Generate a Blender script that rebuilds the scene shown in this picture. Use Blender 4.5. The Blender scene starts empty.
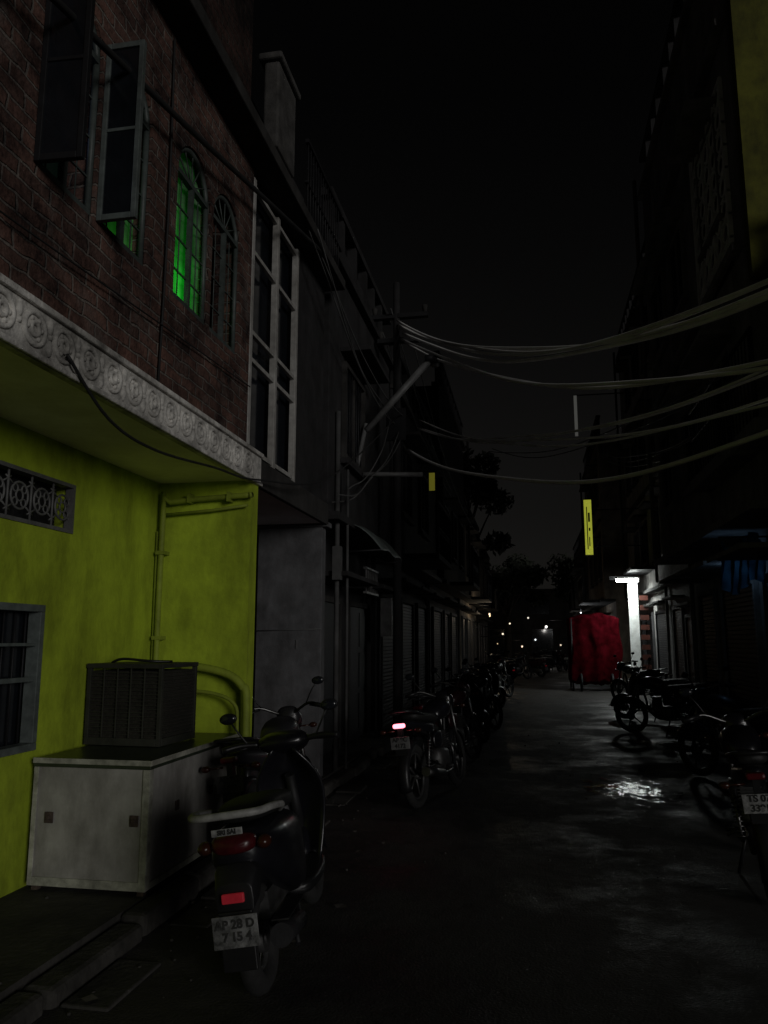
import bpy, bmesh, math, random
from mathutils import Vector, Matrix
from mathutils import noise as NZ
random.seed(7)
C = bpy.context.scene.collection
SC = bpy.context.scene

# ------------------------------------------------------------------ materials
def _nodes(name):
    m = bpy.data.materials.new(name); m.use_nodes = True
    nt = m.node_tree; b = nt.nodes["Principled BSDF"]
    return m, nt, b

def M(name, col, rough=.7, var=.3, scale=5, bump=.15, metal=0, dirt=.35, streak=False,
      spec=.4, emit=None, estr=0, col2=None, bscale=60, coat=0):
    m, nt, b = _nodes(name); N = nt.nodes; L = nt.links
    tc = N.new("ShaderNodeTexCoord")
    n1 = N.new("ShaderNodeTexNoise"); n1.inputs["Scale"].default_value = scale
    n1.inputs["Detail"].default_value = 8; n1.inputs["Roughness"].default_value = .65
    src = tc.outputs["Object"]
    L.new(src, n1.inputs["Vector"])
    r1 = N.new("ShaderNodeValToRGB")
    r1.color_ramp.elements[0].position = .32; r1.color_ramp.elements[1].position = .68
    lo = [max(0, c*(1-var)) for c in col]; hi = [min(1, c*(1+var)) for c in col]
    if col2: lo = list(col2)
    r1.color_ramp.elements[0].color = (*lo, 1); r1.color_ramp.elements[1].color = (*hi, 1)
    L.new(n1.outputs["Fac"], r1.inputs["Fac"])
    n2 = N.new("ShaderNodeTexNoise"); n2.inputs["Scale"].default_value = 1.4 if not streak else 1.0
    n2.inputs["Detail"].default_value = 10; n2.inputs["Roughness"].default_value = .7
    mp = N.new("ShaderNodeMapping")
    mp.inputs["Scale"].default_value = (2.2, 2.2, .8) if streak else (1, 1, 1)
    L.new(src, mp.inputs["Vector"]); L.new(mp.outputs[0], n2.inputs["Vector"])
    r2 = N.new("ShaderNodeValToRGB")
    r2.color_ramp.elements[0].position = .36; r2.color_ramp.elements[1].position = .58
    k = 1-dirt
    r2.color_ramp.elements[0].color = (k*.95, k*.93, k*.9, 1); r2.color_ramp.elements[1].color = (1, 1, 1, 1)
    L.new(n2.outputs["Fac"], r2.inputs["Fac"])
    mx = N.new("ShaderNodeMix"); mx.data_type = 'RGBA'; mx.blend_type = 'MULTIPLY'
    mx.inputs[0].default_value = 1
    L.new(r1.outputs[0], mx.inputs[6]); L.new(r2.outputs[0], mx.inputs[7])
    L.new(mx.outputs[2], b.inputs["Base Color"])
    b.inputs["Roughness"].default_value = rough
    b.inputs["Metallic"].default_value = metal
    b.inputs["Specular IOR Level"].default_value = spec
    b.inputs["Coat Weight"].default_value = coat
    if bump:
        n3 = N.new("ShaderNodeTexNoise"); n3.inputs["Scale"].default_value = bscale
        n3.inputs["Detail"].default_value = 6
        L.new(src, n3.inputs["Vector"])
        bp = N.new("ShaderNodeBump"); bp.inputs["Strength"].default_value = bump
        bp.inputs["Distance"].default_value = .02
        L.new(n3.outputs["Fac"], bp.inputs["Height"]); L.new(bp.outputs[0], b.inputs["Normal"])
    if emit:
        b.inputs["Emission Color"].default_value = (*emit, 1)
        b.inputs["Emission Strength"].default_value = estr
    return m

def brickmat(name, c1, c2, mort):
    m, nt, b = _nodes(name); N = nt.nodes; L = nt.links
    tc = N.new("ShaderNodeTexCoord"); sp = N.new("ShaderNodeSeparateXYZ"); L.new(tc.outputs["Object"], sp.inputs[0])
    ad = N.new("ShaderNodeMath"); ad.operation = 'ADD'; L.new(sp.outputs[0], ad.inputs[0]); L.new(sp.outputs[1], ad.inputs[1])
    cb = N.new("ShaderNodeCombineXYZ"); L.new(ad.outputs[0], cb.inputs[0]); L.new(sp.outputs[2], cb.inputs[1])
    nz = N.new("ShaderNodeTexNoise"); nz.inputs["Scale"].default_value = 6; nz.inputs["Detail"].default_value = 6
    L.new(tc.outputs["Object"], nz.inputs["Vector"])
    vm = N.new("ShaderNodeVectorMath"); vm.operation = 'MULTIPLY_ADD'
    vm.inputs[1].default_value = (.07, .055, 0); L.new(nz.outputs["Color"], vm.inputs[0]); L.new(cb.outputs[0], vm.inputs[2])
    br = N.new("ShaderNodeTexBrick"); br.inputs["Scale"].default_value = 1
    br.inputs["Brick Width"].default_value = .24; br.inputs["Row Height"].default_value = .088
    br.inputs["Mortar Size"].default_value = .011; br.inputs["Mortar Smooth"].default_value = .6
    br.inputs["Color1"].default_value = (*c1, 1); br.inputs["Color2"].default_value = (*c2, 1); br.inputs["Mortar"].default_value = (*mort, 1)
    L.new(vm.outputs[0], br.inputs["Vector"])
    n2 = N.new("ShaderNodeTexNoise"); n2.inputs["Scale"].default_value = 1.7; n2.inputs["Detail"].default_value = 14; n2.inputs["Roughness"].default_value = .8
    L.new(tc.outputs["Object"], n2.inputs["Vector"])
    r2 = N.new("ShaderNodeValToRGB"); r2.color_ramp.elements[0].position = .4; r2.color_ramp.elements[1].position = .6
    r2.color_ramp.elements[0].color = (.16, .16, .18, 1); r2.color_ramp.elements[1].color = (1.25, 1.2, 1.15, 1)
    L.new(n2.outputs["Fac"], r2.inputs["Fac"])
    mx = N.new("ShaderNodeMix"); mx.data_type = 'RGBA'; mx.blend_type = 'MULTIPLY'; mx.inputs[0].default_value = 1
    L.new(br.outputs["Color"], mx.inputs[6]); L.new(r2.outputs[0], mx.inputs[7])
    n4 = N.new("ShaderNodeTexNoise"); n4.inputs["Scale"].default_value = 3.1; n4.inputs["Detail"].default_value = 12; n4.inputs["Roughness"].default_value = .75
    L.new(tc.outputs["Object"], n4.inputs["Vector"])
    r4 = N.new("ShaderNodeValToRGB"); r4.color_ramp.elements[0].position = .54; r4.color_ramp.elements[1].position = .70
    r4.color_ramp.elements[0].color = (0, 0, 0, 1); r4.color_ramp.elements[1].color = (.55, .55, .55, 1)
    L.new(n4.outputs["Fac"], r4.inputs["Fac"])
    m2 = N.new("ShaderNodeMix"); m2.data_type = 'RGBA'; L.new(r4.outputs[0], m2.inputs[0])
    L.new(mx.outputs[2], m2.inputs[6]); m2.inputs[7].default_value = (*mort, 1); L.new(m2.outputs[2], b.inputs["Base Color"])
    b.inputs["Roughness"].default_value = .9; b.inputs["Specular IOR Level"].default_value = .2
    mm = N.new("ShaderNodeMath"); mm.operation = 'MULTIPLY_ADD'; mm.inputs[1].default_value = -1.0
    n3 = N.new("ShaderNodeTexNoise"); n3.inputs["Scale"].default_value = 30; n3.inputs["Detail"].default_value = 6
    L.new(tc.outputs["Object"], n3.inputs["Vector"])
    L.new(br.outputs["Fac"], mm.inputs[0]); L.new(n3.outputs["Fac"], mm.inputs[2])
    bp = N.new("ShaderNodeBump"); bp.inputs["Strength"].default_value = 1; bp.inputs["Distance"].default_value = .016
    L.new(mm.outputs[0], bp.inputs["Height"]); L.new(bp.outputs[0], b.inputs["Normal"])
    return m

def emi(name, col, s):
    m, nt, b = _nodes(name)
    b.inputs["Base Color"].default_value = (*[c*.5 for c in col], 1)
    b.inputs["Emission Color"].default_value = (*col, 1); b.inputs["Emission Strength"].default_value = s
    return m

GREEN = M("lime_paint", (.39, .50, .028), .8, .14, 6, .2, dirt=.38, streak=True, bscale=25)
GREEN2 = M("lime_paint_dull", (.25, .31, .03), .7, .2, 6, .1)
BRICK = brickmat("brick", (.145, .08, .064), (.08, .05, .043), (.17, .15, .135))
BRICKD = brickmat("brick_dark", (.05, .028, .024), (.03, .018, .016), (.045, .04, .035))
SOFFIT = M("soffit_plaster", (.85, .82, .85), .85, .06, 3, .1, dirt=.15)
FASC = M("fascia_plaster", (.64, .62, .58), .85, .4, 14, .35, dirt=.7)
GREYP = M("grey_plaster", (.2, .2, .205), .85, .2, 4, .15, dirt=.35, streak=True)
PIER = M("pier_plaster", (.10, .10, .105), .85, .3, 4, .2, dirt=.45, streak=True)
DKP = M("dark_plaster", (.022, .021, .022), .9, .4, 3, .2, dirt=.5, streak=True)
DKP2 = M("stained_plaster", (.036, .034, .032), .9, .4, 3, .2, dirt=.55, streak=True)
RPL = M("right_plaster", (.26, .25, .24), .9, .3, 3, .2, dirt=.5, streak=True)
BEIGE = M("beige_plaster", (.2, .165, .13), .9, .3, 3, .2, dirt=.5, streak=True)
OCHRE = M("yellow_paint", (.105, .105, .01), .85, .3, 4, .1, dirt=.5, streak=True)
FRAMEW = M("white_frame_paint", (.38, .37, .35), .55, .25, 12, .05, dirt=.35)
FRAMEG = M("grey_frame_paint", (.12, .14, .135), .5, .3, 12, .05)
DARKM = M("dark_metal", (.02, .02, .022), .6, .3, 10, .05, metal=.3)
GLASS = M("dark_glass", (.012, .014, .018), .12, .2, 3, 0, spec=.5)
WHITEB = M("cabinet_paint", (.33, .32, .30), .45, .15, 7, .04, dirt=.5, streak=True)
RUST = M("rusty_metal", (.07, .05, .04), .8, .5, 30, .3)
CRATE = M("cooler_plastic", (.028, .029, .022), .7, .3, 9, .05)
BLACKP = M("black_plastic", (.012, .012, .013), .4, .2, 8, .03)
PAINTK = M("black_gloss_paint", (.01, .01, .013), .3, .2, 3, 0, coat=.2)
PAINTG = M("grey_gloss_paint", (.024, .024, .027), .4, .2, 3, 0, coat=.1)
PAINTR = M("maroon_gloss_paint", (.03, .008, .01), .35, .2, 3, 0, coat=.2)
RUB = M("tyre_rubber", (.02, .02, .02), .85, .2, 20, .2)
CHR = M("chrome", (.2, .2, .2), .38, .3, 8, 0, metal=1)
ALU = M("brushed_alloy", (.10, .10, .10), .5, .3, 12, .05, metal=.7)
SILV = M("silver_paint", (.30, .30, .29), .5, .35, 18, 0)
DULLS = M("dull_silver", (.14, .14, .14), .5, .3, 8, 0)
REDL = M("red_lens", (.35, .015, .03), .25, .3, 30, 0, emit=(1, .06, .08), estr=.06)  # unlit reflector lens; faint emission paints in its red brightness
ORL = M("amber_lens", (.04, .012, .006), .25, .1, 20, 0)
PLATE = M("number_plate_white", (.3, .3, .3), .5, .5, 40, 0, dirt=.7)
INK = M("plate_ink", (.02, .02, .02), .6, .1, 5, 0)
LEATH = M("seat_vinyl", (.014, .014, .014), .6, .3, 30, .15)
WIRE = M("wire_insulation_grey", (.88, .87, .86), .7, .12, 3, 0, dirt=.15)
WIREK = M("wire_insulation_black", (.1, .1, .1), .6, .3, 3, 0)
CONC = M("pavement_concrete", (.055, .052, .047), .9, .4, 5, .35, dirt=.5, bscale=30)
KERB = M("kerb_stone", (.055, .052, .047), .9, .4, 8, .5, dirt=.5, bscale=25)
SOIL = M("ground_dirt", (.05, .045, .04), .95, .4, .5, .5)
BARK = M("bark", (.03, .025, .02), .95, .4, 8, .5)
LEAF = M("leaf", (.04, .045, .035), .9, .4, 1.5, 0, spec=.1)

def roadmat():
    m, nt, b = _nodes("asphalt"); N = nt.nodes; L = nt.links
    tc = N.new("ShaderNodeTexCoord")
    n = N.new("ShaderNodeTexNoise"); n.inputs["Scale"].default_value = .8; n.inputs["Detail"].default_value = 12; n.inputs["Roughness"].default_value = .7
    L.new(tc.outputs["Object"], n.inputs["Vector"])
    r = N.new("ShaderNodeValToRGB"); r.color_ramp.elements[0].position = .38; r.color_ramp.elements[1].position = .64
    r.color_ramp.elements[0].color = (.022, .021, .02, 1); r.color_ramp.elements[1].color = (.058, .054, .05, 1)
    L.new(n.outputs["Fac"], r.inputs["Fac"]); L.new(r.outputs[0], b.inputs["Base Color"])
    r2 = N.new("ShaderNodeValToRGB"); r2.color_ramp.elements[0].position = .38; r2.color_ramp.elements[1].position = .55
    r2.color_ramp.elements[0].color = (.38, .38, .38, 1); r2.color_ramp.elements[1].color = (.8, .8, .8, 1)
    L.new(n.outputs["Fac"], r2.inputs["Fac"]); L.new(r2.outputs[0], b.inputs["Roughness"])
    b.inputs["Specular IOR Level"].default_value = .32
    n2 = N.new("ShaderNodeTexNoise"); n2.inputs["Scale"].default_value = 70; n2.inputs["Detail"].default_value = 5; L.new(tc.outputs["Object"], n2.inputs["Vector"])
    n3 = N.new("ShaderNodeTexNoise"); n3.inputs["Scale"].default_value = 4; n3.inputs["Detail"].default_value = 8; L.new(tc.outputs["Object"], n3.inputs["Vector"])
    ad = N.new("ShaderNodeMath"); ad.operation = 'MULTIPLY_ADD'; ad.inputs[1].default_value = 3.0
    L.new(n3.outputs["Fac"], ad.inputs[0]); L.new(n2.outputs["Fac"], ad.inputs[2])
    bp = N.new("ShaderNodeBump"); bp.inputs["Strength"].default_value = .45; bp.inputs["Distance"].default_value = .015
    L.new(ad.outputs[0], bp.inputs["Height"]); L.new(bp.outputs[0], b.inputs["Normal"])
    return m
ROAD = roadmat()

def puddlemat():
    # ragged water film: water where a noisy falloff is high, bare road elsewhere
    m, nt, b = _nodes("water"); N = nt.nodes; L = nt.links
    tc = N.new("ShaderNodeTexCoord")
    b.inputs["Base Color"].default_value = (.012, .012, .012, 1); b.inputs["Roughness"].default_value = .10
    b.inputs["Specular IOR Level"].default_value = .3
    n = N.new("ShaderNodeTexNoise"); n.inputs["Scale"].default_value = 5.5; n.inputs["Detail"].default_value = 4; n.inputs["Roughness"].default_value = .55
    L.new(tc.outputs["Object"], n.inputs["Vector"])
    bp = N.new("ShaderNodeBump"); bp.inputs["Strength"].default_value = .5; bp.inputs["Distance"].default_value = .03
    L.new(n.outputs["Fac"], bp.inputs["Height"]); L.new(bp.outputs[0], b.inputs["Normal"])
    ln = N.new("ShaderNodeVectorMath"); ln.operation = 'LENGTH'; L.new(tc.outputs["Object"], ln.inputs[0])
    n2 = N.new("ShaderNodeTexNoise"); n2.inputs["Scale"].default_value = 3.4; n2.inputs["Detail"].default_value = 10; n2.inputs["Roughness"].default_value = .72
    L.new(tc.outputs["Object"], n2.inputs["Vector"])
    ma = N.new("ShaderNodeMath"); ma.operation = 'MULTIPLY_ADD'; ma.inputs[1].default_value = 4.2
    mb = N.new("ShaderNodeMath"); mb.operation = 'MULTIPLY_ADD'; mb.inputs[1].default_value = -.9; mb.inputs[2].default_value = -1.5
    L.new(ln.outputs["Value"], mb.inputs[0]); L.new(n2.outputs["Fac"], ma.inputs[0]); L.new(mb.outputs[0], ma.inputs[2])
    rp = N.new("ShaderNodeValToRGB"); rp.color_ramp.elements[0].position = .0; rp.color_ramp.elements[1].position = .45
    L.new(ma.outputs[0], rp.inputs["Fac"]); L.new(rp.outputs[0], b.inputs["Alpha"])
    return m
PUD = puddlemat()

def clothmat(name, col, trans):
    m = bpy.data.materials.new(name); m.use_nodes = True; nt = m.node_tree; N = nt.nodes; L = nt.links
    N.remove(N["Principled BSDF"]); out = N["Material Output"]
    tc = N.new("ShaderNodeTexCoord"); n = N.new("ShaderNodeTexNoise"); n.inputs["Scale"].default_value = 6; n.inputs["Detail"].default_value = 6
    L.new(tc.outputs["Object"], n.inputs["Vector"])
    r = N.new("ShaderNodeValToRGB"); r.color_ramp.elements[0].position = .3; r.color_ramp.elements[1].position = .7
    r.color_ramp.elements[0].color = (*[c*.3 for c in col], 1); r.color_ramp.elements[1].color = (*col, 1)
    L.new(n.outputs["Fac"], r.inputs["Fac"])
    d = N.new("ShaderNodeBsdfDiffuse"); t = N.new("ShaderNodeBsdfTranslucent"); mx = N.new("ShaderNodeMixShader")
    mx.inputs[0].default_value = trans
    L.new(r.outputs[0], d.inputs[0]); L.new(r.outputs[0], t.inputs[0])
    L.new(d.outputs[0], mx.inputs[1]); L.new(t.outputs[0], mx.inputs[2]); L.new(mx.outputs[0], out.inputs[0])
    return m
CURT = clothmat("curtain_cloth", (.35, .6, .35), .6)
REDT = clothmat("red_tarpaulin", (.10, .005, .010), .25)
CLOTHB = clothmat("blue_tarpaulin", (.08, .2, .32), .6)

# ------------------------------------------------------------------ geometry
def E(name, loc=(0, 0, 0), rot=(0, 0, 0)):
    o = bpy.data.objects.new(name, None); C.objects.link(o); o.location = loc; o.rotation_euler = rot
    o.empty_display_size = .2
    return o

class B:
    def __init__(s): s.bm = bmesh.new()
    def box(s, a, b):
        x0, y0, z0 = [min(a[i], b[i]) for i in range(3)]; x1, y1, z1 = [max(a[i], b[i]) for i in range(3)]
        v = [s.bm.verts.new(p) for p in ((x0,y0,z0),(x1,y0,z0),(x1,y1,z0),(x0,y1,z0),(x0,y0,z1),(x1,y0,z1),(x1,y1,z1),(x0,y1,z1))]
        for f in ((0,3,2,1),(4,5,6,7),(0,1,5,4),(1,2,6,5),(2,3,7,6),(3,0,4,7)): s.bm.faces.new([v[i] for i in f])
        return s
    def cyl(s, p, q, r, r2=None, n=12):
        p = Vector(p); q = Vector(q); r2 = r if r2 is None else r2
        d = (q-p).normalized(); a = d.orthogonal().normalized(); c = d.cross(a)
        A = [s.bm.verts.new(p+(a*math.cos(t)+c*math.sin(t))*r) for t in [2*math.pi*i/n for i in range(n)]]
        Bv = [s.bm.verts.new(q+(a*math.cos(t)+c*math.sin(t))*r2) for t in [2*math.pi*i/n for i in range(n)]]
        for i in range(n):
            f = s.bm.faces.new([A[i], A[(i+1) % n], Bv[(i+1) % n], Bv[i]]); f.smooth = True
        s.bm.faces.new(A[::-1]); s.bm.faces.new(Bv)
        return s
    def tube(s, pts, r, n=8, smooth=3):
        P = [Vector(p) for p in pts]
        if smooth and len(P) > 2:
            Q = []
            for i in range(len(P)-1):
                p0 = P[max(i-1, 0)]; p1 = P[i]; p2 = P[i+1]; p3 = P[min(i+2, len(P)-1)]
                for k in range(smooth):
                    t = k/smooth
                    Q.append(.5*((2*p1)+(-p0+p2)*t+(2*p0-5*p1+4*p2-p3)*t*t+(-p0+3*p1-3*p2+p3)*t**3))
            Q.append(P[-1]); P = Q
        rings = []; a = None
        for i, p in enumerate(P):
            d = (P[min(i+1, len(P)-1)]-P[max(i-1, 0)]).normalized()
            if a is None: a = d.orthogonal().normalized()
            else: a = (a-d*a.dot(d)).normalized()
            c = d.cross(a)
            rr = r(i/(len(P)-1)) if callable(r) else r
            rings.append([s.bm.verts.new(p+(a*math.cos(2*math.pi*k/n)+c*math.sin(2*math.pi*k/n))*rr) for k in range(n)])
        for i in range(len(rings)-1):
            for k in range(n):
                f = s.bm.faces.new([rings[i][k], rings[i][(k+1) % n], rings[i+1][(k+1) % n], rings[i+1][k]]); f.smooth = True
        s.bm.faces.new(rings[0][::-1]); s.bm.faces.new(rings[-1])
        return s
    def torus(s, c, ax, R, r, n=28, m=8, squash=1):
        c = Vector(c); d = Vector(ax).normalized(); a = d.orthogonal().normalized(); e = d.cross(a); G = []
        for i in range(n):
            t = 2*math.pi*i/n; o = a*math.cos(t)+e*math.sin(t)
            G.append([s.bm.verts.new(c+o*(R+r*math.cos(2*math.pi*k/m))+d*(r*squash*math.sin(2*math.pi*k/m))) for k in range(m)])
        for i in range(n):
            for k in range(m):
                f = s.bm.faces.new([G[i][k], G[(i+1) % n][k], G[(i+1) % n][(k+1) % m], G[i][(k+1) % m]]); f.smooth = True
        return s
    def loft(s, secs, n=16):
        G = []
        for (y, cx, cz, hw, hh, e) in secs:
            ring = []
            for k in range(n):
                t = 2*math.pi*k/n; ct, st = math.cos(t), math.sin(t)
                ring.append(s.bm.verts.new((cx+hw*math.copysign(abs(ct)**(2/e), ct), y, cz+hh*math.copysign(abs(st)**(2/e), st))))
            G.append(ring)
        for i in range(len(G)-1):
            for k in range(n):
                f = s.bm.faces.new([G[i][k], G[i][(k+1) % n], G[i+1][(k+1) % n], G[i+1][k]]); f.smooth = True
        f = s.bm.faces.new(G[0][::-1]); f.smooth = True; f = s.bm.faces.new(G[-1]); f.smooth = True
        return s
    def ball(s, c, rad, n=12):
        m = Matrix.Translation(c) @ Matrix.Diagonal((*rad, 1))
        r = bmesh.ops.create_uvsphere(s.bm, u_segments=n*2, v_segments=n, radius=1, matrix=m)
        for v in r['verts']:
            for f in v.link_faces: f.smooth = True
        return s
    def end(s, name, par, mat, bevel=0, sub=0, loc=None, rot=None):
        bmesh.ops.recalc_face_normals(s.bm, faces=s.bm.faces[:])
        me = bpy.data.meshes.new(name); s.bm.to_mesh(me); s.bm.free()
        me.materials.append(mat); o = bpy.data.objects.new(name, me); C.objects.link(o)
        if par: o.parent = par
        if loc: o.location = loc
        if rot: o.rotation_euler = rot
        if bevel:
            md = o.modifiers.new("bevel", 'BEVEL'); md.width = bevel; md.segments = 2; md.limit_method = 'ANGLE'
        if sub:
            md = o.modifiers.new("sub", 'SUBSURF'); md.levels = sub; md.render_levels = sub
        return o

def text(par, name, body, size, loc, rot, mat):
    cu = bpy.data.curves.new(name, 'FONT'); cu.body = body; cu.size = size; cu.extrude = .001; cu.align_x = 'CENTER'; cu.align_y = 'CENTER'
    cu.offset = .0015
    o = bpy.data.objects.new(name, cu); C.objects.link(o); o.parent = par; o.location = loc; o.rotation_euler = rot
    cu.materials.append(mat); return o

def light(par, name, kind, loc, energy, col, size=.1, rot=(0, 0, 0)):
    l = bpy.data.lights.new(name, kind); l.energy = energy; l.color = col
    if kind == 'AREA': l.size = size
    elif kind == 'POINT': l.shadow_soft_size = size
    o = bpy.data.objects.new(name, l); C.objects.link(o); o.parent = par; o.location = loc; o.rotation_euler = rot
    return o

# ------------------------------------------------------------------ ground
g = B(); g.box((-200, -60, -.3), (200, 340, -.012)); g.end("ground", None, SOIL)
def sheet(name, x0, x1, y0, y1, z, mat, step=.25, amp=.0):
    bm = bmesh.new(); nx = max(2, int((x1-x0)/step)); ny = max(2, int((y1-y0)/step))
    G = [[bm.verts.new((x0+(x1-x0)*i/nx, y0+(y1-y0)*j/ny, z+amp*NZ.noise((x0+(x1-x0)*i/nx*1.0, (y0+(y1-y0)*j/ny)*.8, 3)))) for j in range(ny+1)] for i in range(nx+1)]
    for i in range(nx):
        for j in range(ny):
            f = bm.faces.new([G[i][j], G[i+1][j], G[i+1][j+1], G[i][j+1]]); f.smooth = True
    me = bpy.data.meshes.new(name); bm.to_mesh(me); bm.free(); me.materials.append(mat)
    o = bpy.data.objects.new(name, me); C.objects.link(o); return o
sheet("road", -2.3, 3.6, -10, 110, 0, ROAD, .4, .008)
pv = B(); pv.box((-3.4, -6, -.05), (-2.28, 14, .11)); pv.end("pavement", None, CONC)
kb = B(); y = -5.9
while y < 14:
    l = random.uniform(.5, .95); j = random.uniform(-.04, .03)
    kb.box((-2.277, y, -.05), (-2.12+j, y+l-.02, .10+random.uniform(-.03, .02))); y += l
kb.end("kerb", None, KERB, bevel=.03)
dr = B(); y = -5
while y < 20:
    l = random.uniform(.4, .7)
    if random.random() < .55:
        dr.box((-2.09+random.uniform(-.01, .02), y, -.03), (-1.84+random.uniform(-.03, .03), y+l-.03, .016+random.uniform(-.008, .006)))
    y += l
dr.end("drain_cover_slabs", None, CONC, bevel=.01)
o = sheet("puddle", -1.6, 1.6, -1.6, 1.6, 0, PUD, .2, 0); o.location = (.98, 9.1, .0125); o.scale = (.62, .85, 1)
random.seed(21)
gr = B()
for i in range(170):
    x = random.choice([random.uniform(-2.0, 2.8), random.uniform(-3.0, -1.6), random.uniform(-2.2, -1.6)]); y = random.uniform(2, 14); r = random.uniform(.004, .014)
    z = .113 if x < -2.28 else .01
    gr.ball((x, y, z), (r, r*random.uniform(.6, 1.4), r*.7), 3)
gr.end("gravel", None, KERB)
lt = B()
for i in range(16):
    x = random.uniform(-2.1, -.9); y = random.uniform(2.4, 7); a = random.uniform(0, 3); r = random.uniform(.02, .05)
    v = [lt.bm.verts.new((x+r*math.cos(a+k*1.57)*(1 if k % 2 else .6), y+r*math.sin(a+k*1.57), .018+random.uniform(0, .012))) for k in range(4)]
    lt.bm.faces.new(v)
lt.end("paper_litter", None, M("litter_paper", (.12, .11, .1), .9, .5, 20, 0))

# ------------------------------------------------------------------ left brick / lime house
H = E("brick_house")
XF = -2.32; ZS = 2.92
w = B(); w.box((-3.3, -4, .0), (-3.1, 6.1, ZS)); wall = w.end("lime_wall", H, GREEN)
def cut(obj, cutters):
    md = obj.modifiers.new("cut", 'BOOLEAN'); md.operation = 'DIFFERENCE'; md.solver = 'EXACT'; md.object = cutters
    bpy.context.view_layer.update(); dg = bpy.context.evaluated_depsgraph_get()
    me = bpy.data.meshes.new_from_object(obj.evaluated_get(dg)); obj.modifiers.clear(); obj.data = me
    bpy.data.objects.remove(cutters)
c = B(); c.box((-3.5, 3.5, .92), (-2.9, 4.57, 1.82)); c.box((-3.5, 3.45, 2.32), (-2.9, 4.85, 2.66))
cut(wall, c.end("cutter", None, GREEN))
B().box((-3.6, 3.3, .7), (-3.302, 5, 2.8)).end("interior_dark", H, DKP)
b = B()
b.box((-3.16, 3.5, .92), (-3.07, 4.57, .965)).box((-3.16, 3.5, 1.775), (-3.07, 4.57, 1.82))
b.box((-3.16, 4.525, .966), (-3.07, 4.57, 1.774)).box((-3.16, 3.5, .966), (-3.07, 3.545, 1.774)).box((-3.15, 4.02, .966), (-3.08, 4.06, 1.774))
b.box((-3.14, 4.061, 1.34), (-3.09, 4.524, 1.37)).box((-3.14, 4.061, 1.56), (-3.09, 4.524, 1.58))
b.end("lower_window_frame", H, FRAMEG, bevel=.004)
b = B()
for y in (4.16, 4.27, 4.38, 4.48, 3.65, 3.76, 3.87, 3.95): b.cyl((-3.145, y, .95), (-3.145, y, 1.79), .006, n=6)
b.end("lower_window_bars", H, DARKM)
B().box((-3.2, 3.5, .93), (-3.19, 4.57, 1.81)).end("lower_window_glass", H, GLASS)
b = B()
b.box((-3.15, 3.45, 2.32), (-3.09, 4.85, 2.345)).box((-3.15, 3.45, 2.635), (-3.09, 4.85, 2.66)).box((-3.15, 4.825, 2.346), (-3.09, 4.85, 2.634))
y = 3.6
while y < 4.8:
    b.torus((-3.12, y, 2.49), (1, 0, 0), .085, .008, 20, 6); b.torus((-3.12, y, 2.49), (1, 0, 0), .035, .007, 14, 6)
    for k in range(4):
        t = math.pi/4+k*math.pi/2
        b.torus((-3.12, y+.06*math.cos(t), 2.49+.06*math.sin(t)), (1, 0, 0), .024, .006, 12, 5)
        b.cyl((-3.12, y+.085*math.cos(t), 2.49+.085*math.sin(t)), (-3.12, y+.2*math.cos(t), 2.49+.15*math.sin(t)), .006, n=5)
    b.cyl((-3.12, y+.115, 2.34), (-3.12, y+.115, 2.64), .008, n=6)
    y += .23
b.end("ventilator_grille", H, DULLS)
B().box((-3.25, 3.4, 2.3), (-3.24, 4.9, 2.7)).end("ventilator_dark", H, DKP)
B().box((-3.3, 6.1, .0), (-2.27, 6.26, ZS)).end("lime_return_wall", H, GREEN)
B().box((-3.3, -4, ZS), (XF+.01, 8.6, ZS+.1)).end("overhang_slab", H, SOFFIT)
B().box((XF+.01, -4, ZS-.02), (XF+.06, 6.3, ZS+.27)).end("fascia_board", H, FASC, bevel=.008)
B().box((XF+.01, 6.31, ZS-.02), (XF+.06, 8.6, ZS+.22)).end("fascia_board_rear", H, DKP2, bevel=.008)
rs = random.Random(5)
b = B(); y = 1.0; x = XF+.062; zc = ZS+.125
while y < 6.15:
    b.torus((x, y, zc), (1, 0, 0), .078, .014, 22, 6); b.torus((x, y, zc), (1, 0, 0), .03, .014, 14, 6)
    for k in range(6):
        t = k*math.pi/3+rs.uniform(-.1, .1)
        if rs.random() < .85: b.ball((x, y+.052*math.cos(t), zc+.052*math.sin(t)), (.012, .014, .014), 5)
    for sgn in (-1, 1):
        if rs.random() < .9: b.ball((x, y+.118, zc+sgn*.055), (.014, .02, .045), 6)
    b.ball((x, y+.118, zc), (.016, .016, .016), 5)
    y += .236
b.end("fascia_rosettes", H, FASC)
b = B(); b.box((XF+.06, -4, ZS+.232), (XF+.085, 6.3, ZS+.268)); b.box((XF+.06, -4, ZS-.018), (XF+.08, 6.3, ZS+.014)); b.end("fascia_moulding", H, FASC, bevel=.008)

w = B(); w.box((XF-.23, -4, ZS+.1), (XF, 6.08, 5.75)); bw = w.end("brick_wall", H, BRICK)
OP = [(3.12, 3.64), (3.70, 4.24), (4.62, 5.18), (5.24, 5.8)]
Z0, ZA = 3.90, 4.86
c = B()
for (a, d) in OP:
    r = (d-a)/2; m_ = (a+d)/2; pts = [(a, Z0), (d, Z0)]+[(m_+r*math.cos(t), ZA+r*math.sin(t)) for t in [math.pi*k/14 for k in range(15)]]
    A = [c.bm.verts.new((XF-.5, p[0], p[1])) for p in pts]; Bb = [c.bm.verts.new((XF+.3, p[0], p[1])) for p in pts]
    n = len(pts)
    c.bm.faces.new(A); c.bm.faces.new(Bb[::-1])
    for i in range(n): c.bm.faces.new([A[i], Bb[i], Bb[(i+1) % n], A[(i+1) % n]])
cut(bw, c.end("cutter", None, BRICK))
b = B()
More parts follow.
